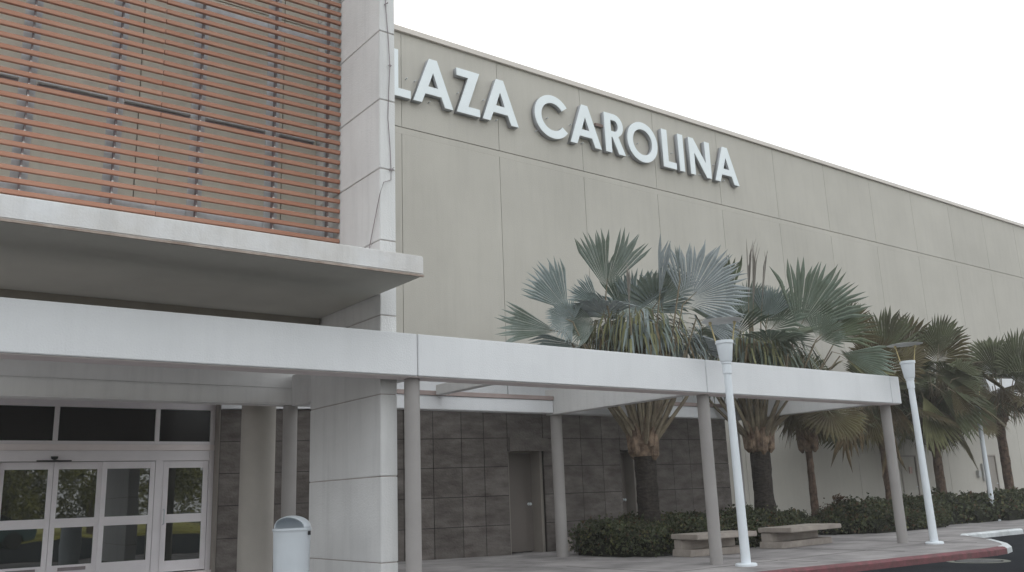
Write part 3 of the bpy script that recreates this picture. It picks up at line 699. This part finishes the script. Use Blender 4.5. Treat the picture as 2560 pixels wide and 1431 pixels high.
P1 = [((11.71,12.48,4.86),(11.61,12.11,5.96),84,'f1b'),
((11.24,12.94,4.53),(10.57,13.08,5.33),74,'f1'),
((11.04,12.93,4.19),(10.08,13.47,4.39),56,'f1b'),
((11.06,12.74,4.37),(10.63,12.88,4.55),200,'f1'),
((12.09,12.99,4.81),(11.52,13.22,5.07),105,'f1'),
((12.93,11.62,4.67),(13.44,10.89,5.39),150,'f1c'),
((12.70,12.06,4.63),(12.61,11.66,5.81),16,'f1c'),
((12.69,12.74,4.55),(12.64,12.39,5.41),85,'f1'),
((12.66,12.99,4.64),(12.43,12.82,5.37),60,'f1b'),
((13.24,11.59,4.40),(13.77,11.11,4.24),80,'f1c'),
((11.68,12.65,4.37),(11.12,12.96,4.34),110,'f1b'),
((13.24,12.43,4.63),(12.95,12.29,5.40),40,'f1'),
((12.00,12.15,4.39),(11.80,11.91,5.26),7,'spear'),
((12.87,11.58,5.16),(12.69,11.43,5.70),10,'f1'),
((11.47,12.80,3.98),(10.68,13.31,3.85),60,'f1')]
P2 = [((16.78,11.91,4.38),(17.16,11.12,5.64),98,'f2'),
((16.89,11.50,4.17),(17.46,10.76,4.79),95,'f2b'),
((17.13,11.24,3.97),(17.99,10.57,3.62),60,'f2'),
((16.53,12.87,4.80),(16.43,12.57,5.64),110,'f1b'),
((16.22,13.29,5.06),(16.14,12.87,6.24),26,'f2b'),
((17.19,11.10,3.86),(17.88,10.61,3.32),40,'fy'),
((16.74,12.59,4.79),(16.72,12.26,5.51),90,'f1'),
((18.24,11.83,4.41),(18.64,11.25,4.90),90,'f3b'),
((16.44,13.11,4.67),(15.96,13.24,5.02),90,'f2'),
((16.25,12.68,4.86),(16.00,12.28,6.41),5,'spear'),
((16.26,12.59,4.70),(16.04,12.18,6.21),5,'spear'),
((16.48,12.53,4.80),(16.32,12.12,6.13),4,'spear'),
((16.83,11.40,4.23),(17.04,10.99,4.62),140,'f2')]
P4 = [((24.53,14.40,4.63),(24.32,14.04,5.95),125,'f3'),
((25.87,13.48,4.76),(25.72,13.16,5.77),115,'f3'),
((25.55,14.37,4.75),(25.42,14.00,5.90),120,'f3b'),
((25.10,13.44,4.24),(26.15,12.65,3.79),95,'f3'),
((24.94,13.29,3.87),(25.95,12.69,2.87),60,'f3'),
((24.77,13.57,3.78),(25.29,13.48,2.30),60,'fy'),
((24.64,14.53,4.36),(23.88,14.70,5.29),100,'f3b'),
((25.28,12.87,3.95),(25.71,12.37,4.13),120,'f3'),
((25.12,12.94,3.72),(25.61,12.57,3.24),110,'f3b')]
P5 = [((31.18,13.66,4.45),(30.77,13.45,5.76),135,'f3'),
((30.82,14.09,4.36),(30.06,14.21,5.43),110,'f3'),
((30.46,14.13,3.82),(29.63,14.51,4.22),110,'f3b'),
((31.07,13.51,3.90),(31.04,13.04,5.15),120,'f3'),
((30.49,14.06,3.55),(29.83,14.61,2.93),80,'f3')]
P7 = [((22.90,13.74,4.16),(22.67,13.53,5.01),110,'f3b'),
((22.10,14.21,3.30),(22.11,14.51,1.82),34,'dead'),
((22.31,14.14,3.41),(22.41,14.32,2.13),34,'dead'),
((23.33,13.73,3.07),(23.46,13.95,1.56),26,'dead'),
((22.09,14.55,3.45),(22.02,14.75,2.53),60,'f3'),
((22.82,14.05,3.31),(22.92,14.13,2.33),60,'f3b'),
((22.08,15.03,3.61),(21.91,15.30,2.69),60,'f3b')]
p1 = palm('silver_fan_palm', 'nearest silver fan palm with swollen tan leaf bases under the canopy frame', (13.0,13.0), 1.85, .21, 3.0, 'f1', P1, 6, 22, 1.05, bulge=.25, petl=.9, skirt=20, skirtR=.95, skz=4.35)
p2 = palm('fan_palm', 'grey-green fan palm with a thick dark trunk behind the second bench', (16.85,13.2), 1.95, .22, 3.1, 'f2', P2, 9, 34, 1.1, bulge=.26, petl=.9, skirt=26, skirtR=1.0, skz=4.25)
palm('fan_palm', 'slim brown-trunked young palm between the second bench and the wall', (19.95,14.1), 2.05, .085, 3.15, 'f3b', [], 9, 5, .8, 'trunk2', bulge=.17, petl=.8, skirt=14, skirtR=.8)
palm('fan_palm', 'olive fan palm rising behind the second lamp pole with hanging brown leaves', (26.5,14.3), 2.8, .12, 3.9, 'f3', P4, 11, 9, 1.1, 'trunk2', bulge=.22, petl=1.0, skirt=18, skirtR=1.1)
palm('fan_palm', 'olive fan palm in the right corner whose trunk ends at the picture edge', (31.4,14.6), 2.9, .14, 4.0, 'f3', P5, 12, 14, 1.1, 'trunk2', bulge=.24, petl=1.1, skirt=18, skirtR=1.0)
palm('fan_palm', 'small dark olive palm filling the gap between the two right-hand palms', (29.0,15.6), 2.2, .11, 3.1, 'f3', [], 14, 19, 1.0, 'trunk2', bulge=.2, petl=1.0, skirt=14, skirtR=.9)
palm('fan_palm', 'shaggy low palm behind the last canopy column with dead brown skirt', (24.2,14.6), 2.4, .10, 3.3, 'f3b', P7, 12, 25, 1.05, 'trunk2', bulge=.2, petl=1.0, skirt=18, skirtR=1.0)
dp = thing('dry_sapling', 'small dried plant with a brown tuft standing in the gap between hedges', 'plant', (19.75,13.6,0))
b = MB(); b.tube([(19.75,13.6,0),(19.8,13.6,.4),(19.7,13.55,.7)], [.02,.014,.01], 6); b.tube([(19.8,13.6,.35),(20.0,13.5,.55),(20.12,13.5,.8)], [.014,.01,.006], 6); b.build('stem', 'bark', dp)
b = MB(); b.open = True
for _ in range(220):
    c = Vector((20.12,13.5,.82))+Vector((random.gauss(0,.07),random.gauss(0,.07),random.gauss(0,.06))) if _ < 120 else Vector((19.7,13.55,.55))+Vector((random.gauss(0,.16),random.gauss(0,.12),random.gauss(0,.10)))
    a_ = Vector((random.gauss(0,1),random.gauss(0,1),random.gauss(0,1))).normalized()*.04; e_ = a_.cross(Vector((random.gauss(0,1),random.gauss(0,1),1))).normalized()*.02
    b.add([c-a_,c+e_,c+a_,c-e_], [(0,1,2,3)])
b.build('leaves', 'leaf3', dp)
# white roofed porch behind palms at right
pt = thing('side_awning', 'small white sloping awning against the beige wall behind the far palms', 'awning', (34,16.2,4))
b = MB(); b.add([(31.2,15.9,4.0),(36,15.9,4.0),(36,15.9,5.3),(33.4,15.9,5.3),(31.2,17.19,4.0),(36,17.19,4.0),(36,17.19,5.3),(33.4,17.19,5.3)], [(0,1,2,3),(4,7,6,5),(0,4,5,1),(1,5,6,2),(2,6,7,3),(3,7,4,0)]); b.build('roof', 'white', pt)
b = MB(); b.box(31.1, 36.1, 15.84, 15.9, 3.9, 4.02); b.build('fascia', 'frame', pt)
# ------------------------------------------------------------------ across the road (seen in the door glass)
M['verge'] = mat('dry_grass', (.34,.32,.08), .95, .3, .5, .05, col2=(.2,.2,.06))
mb = MB(); mb.prism([(-60,-60),(-60,-17.5),(60,-17.5),(60,-60)], -.119, .0); kind(mb.build('grass_verge', 'verge'), 'structure')
def tree(x, y, h, seed, label):
    rnd = random.Random(seed); t = thing('broadleaf_tree', label, 'tree', (x,y,-.12), 'trees across the road')
    b = MB(); b.tube([(x,y,-.12),(x+.1,y,h*.25),(x-.05,y+.1,h*.5),(x,y,h*.8)], [.2,.15,.11,.04], 10)
    for k in range(7):
        a = k*.9; b.tube([(x,y,h*(.3+.06*k)),(x+math.cos(a)*h*.25,y+math.sin(a)*h*.25,h*(.55+.05*k))], [.07,.02], 6)
    b.build('trunk', 'bark', t, smooth=True)
    b = MB(); b.open = True
    blobs = [(Vector((x+rnd.uniform(-.4,.4)*h, y+rnd.uniform(-.35,.35)*h, h*rnd.uniform(.22,.85))), h*rnd.uniform(.16,.27)) for _ in range(14)]
    for _ in range(7000):
        c, r = rnd.choice(blobs); d = Vector((rnd.gauss(0,1),rnd.gauss(0,1),rnd.gauss(0,1))).normalized(); p = c+d*r*rnd.uniform(.6,1.08)
        a_ = Vector((rnd.gauss(0,1),rnd.gauss(0,1),rnd.gauss(0,1))).normalized()*.10; e_ = a_.cross(d).normalized()*.07
        b.add([p-a_,p+e_,p+a_,p-e_], [(0,1,2,3)])
    b.build('crown', 'treeleaf', t)
for k, (x, y, h) in enumerate(((3.5,-21,5.6),(7.8,-23,5.6),(12.2,-22,5.0),(17,-24,5.8),(-2.5,-22,5.6))):
    tree(x, y, h, 40+k, ['broad yellow-green tree across the road mirrored in the left door leaf','tall yellow-green tree across the road mirrored in the middle door leaf','low yellow-green tree across the road mirrored in the right sidelight','yellow-green tree standing farthest right across the road','yellow-green tree standing farthest left across the road'][k])
ct = thing('parked_car', 'dark teal parked car across the road mirrored low in the door glass', 'car', (5.0,-9,-.12))
def carprof(pts, y0, y1, inset=0):
    b = MB(); n = len(pts); v = [(5+x,y0+(inset if z > .95 else 0),z-.12) for x,z in pts]+[(5+x,y1-(inset if z > .95 else 0),z-.12) for x,z in pts]
    return b.add(v, [tuple(range(n)), tuple(range(n,2*n))[::-1]]+[(i,n+i,n+(i+1)%n,(i+1)%n) for i in range(n)])
body = [(-2.2,.35),(-2.15,.72),(-1.5,.9),(-.9,.95),(1.5,.98),(2.1,.9),(2.2,.6),(2.15,.3),(1.75,.28),(1.65,.5),(1.35,.62),(1.05,.5),(.95,.28),(-.95,.28),(-1.05,.5),(-1.35,.62),(-1.65,.5),(-1.75,.28)]
carprof(body, -9.85, -8.15).build('body', 'carpaint', ct, bevel=.03)
carprof([(-1.0,.951),(-.35,1.4),(.9,1.42),(1.55,.985)], -9.78, -8.22, .12).build('glasshouse', 'glass', ct, bevel=.03)
carprof([(-.4,1.405),(-.35,1.44),(.85,1.46),(.95,1.42)], -9.62, -8.38).build('roof', 'carpaint', ct, bevel=.01)
for x in (-1.35,1.35):
    for y in (-9.75,-8.25):
        b = MB(); b.lathe((0,0,0), [(.2,-.1),(.31,-.1),(.32,-.07),(.32,.07),(.31,.1),(.2,.1)], 24); b.v = [(5+x+v[0], y+v[2], .2+v[1]) for v in b.v]; wv_ = b.build('wheel', 'tyre', ct, smooth=True)
        b = MB(); b.lathe((0,0,0), [(.0001,-.085),(.19,-.08),(.2,.08),(.0001,.085)], 20); b.v = [(5+x+v[0], y+v[2], .2+v[1]) for v in b.v]; sub(b, 'rim', 'steel', wv_, smooth=True)
for y in (-9.5,-8.5):
    b = MB(); b.box(2.79, 2.86, y-.15, y+.15, .48, .6); b.build('headlight', 'letter', ct, bevel=.02)
# ------------------------------------------------------------------ thin veil volume added to imitate sky glare and lift shadows
b = MB(); b.box(-430, 430, -430, 430, -1.2, 14.5)
hz = b.build('glare_veil', [], None); hz['kind'] = 'stuff'
hm = bpy.data.materials.new('glare_veil'); hm.use_nodes = True; hn = hm.node_tree; hn.nodes.clear()
ho = hn.nodes.new('ShaderNodeOutputMaterial'); hv = hn.nodes.new('ShaderNodeVolumePrincipled')
hv.inputs['Color'].default_value = (.97,.955,.94,1); hv.inputs['Density'].default_value = .0016; hv.inputs['Anisotropy'].default_value = .2
hn.links.new(hv.outputs[0], ho.inputs['Volume']); hz.data.materials.append(hm)
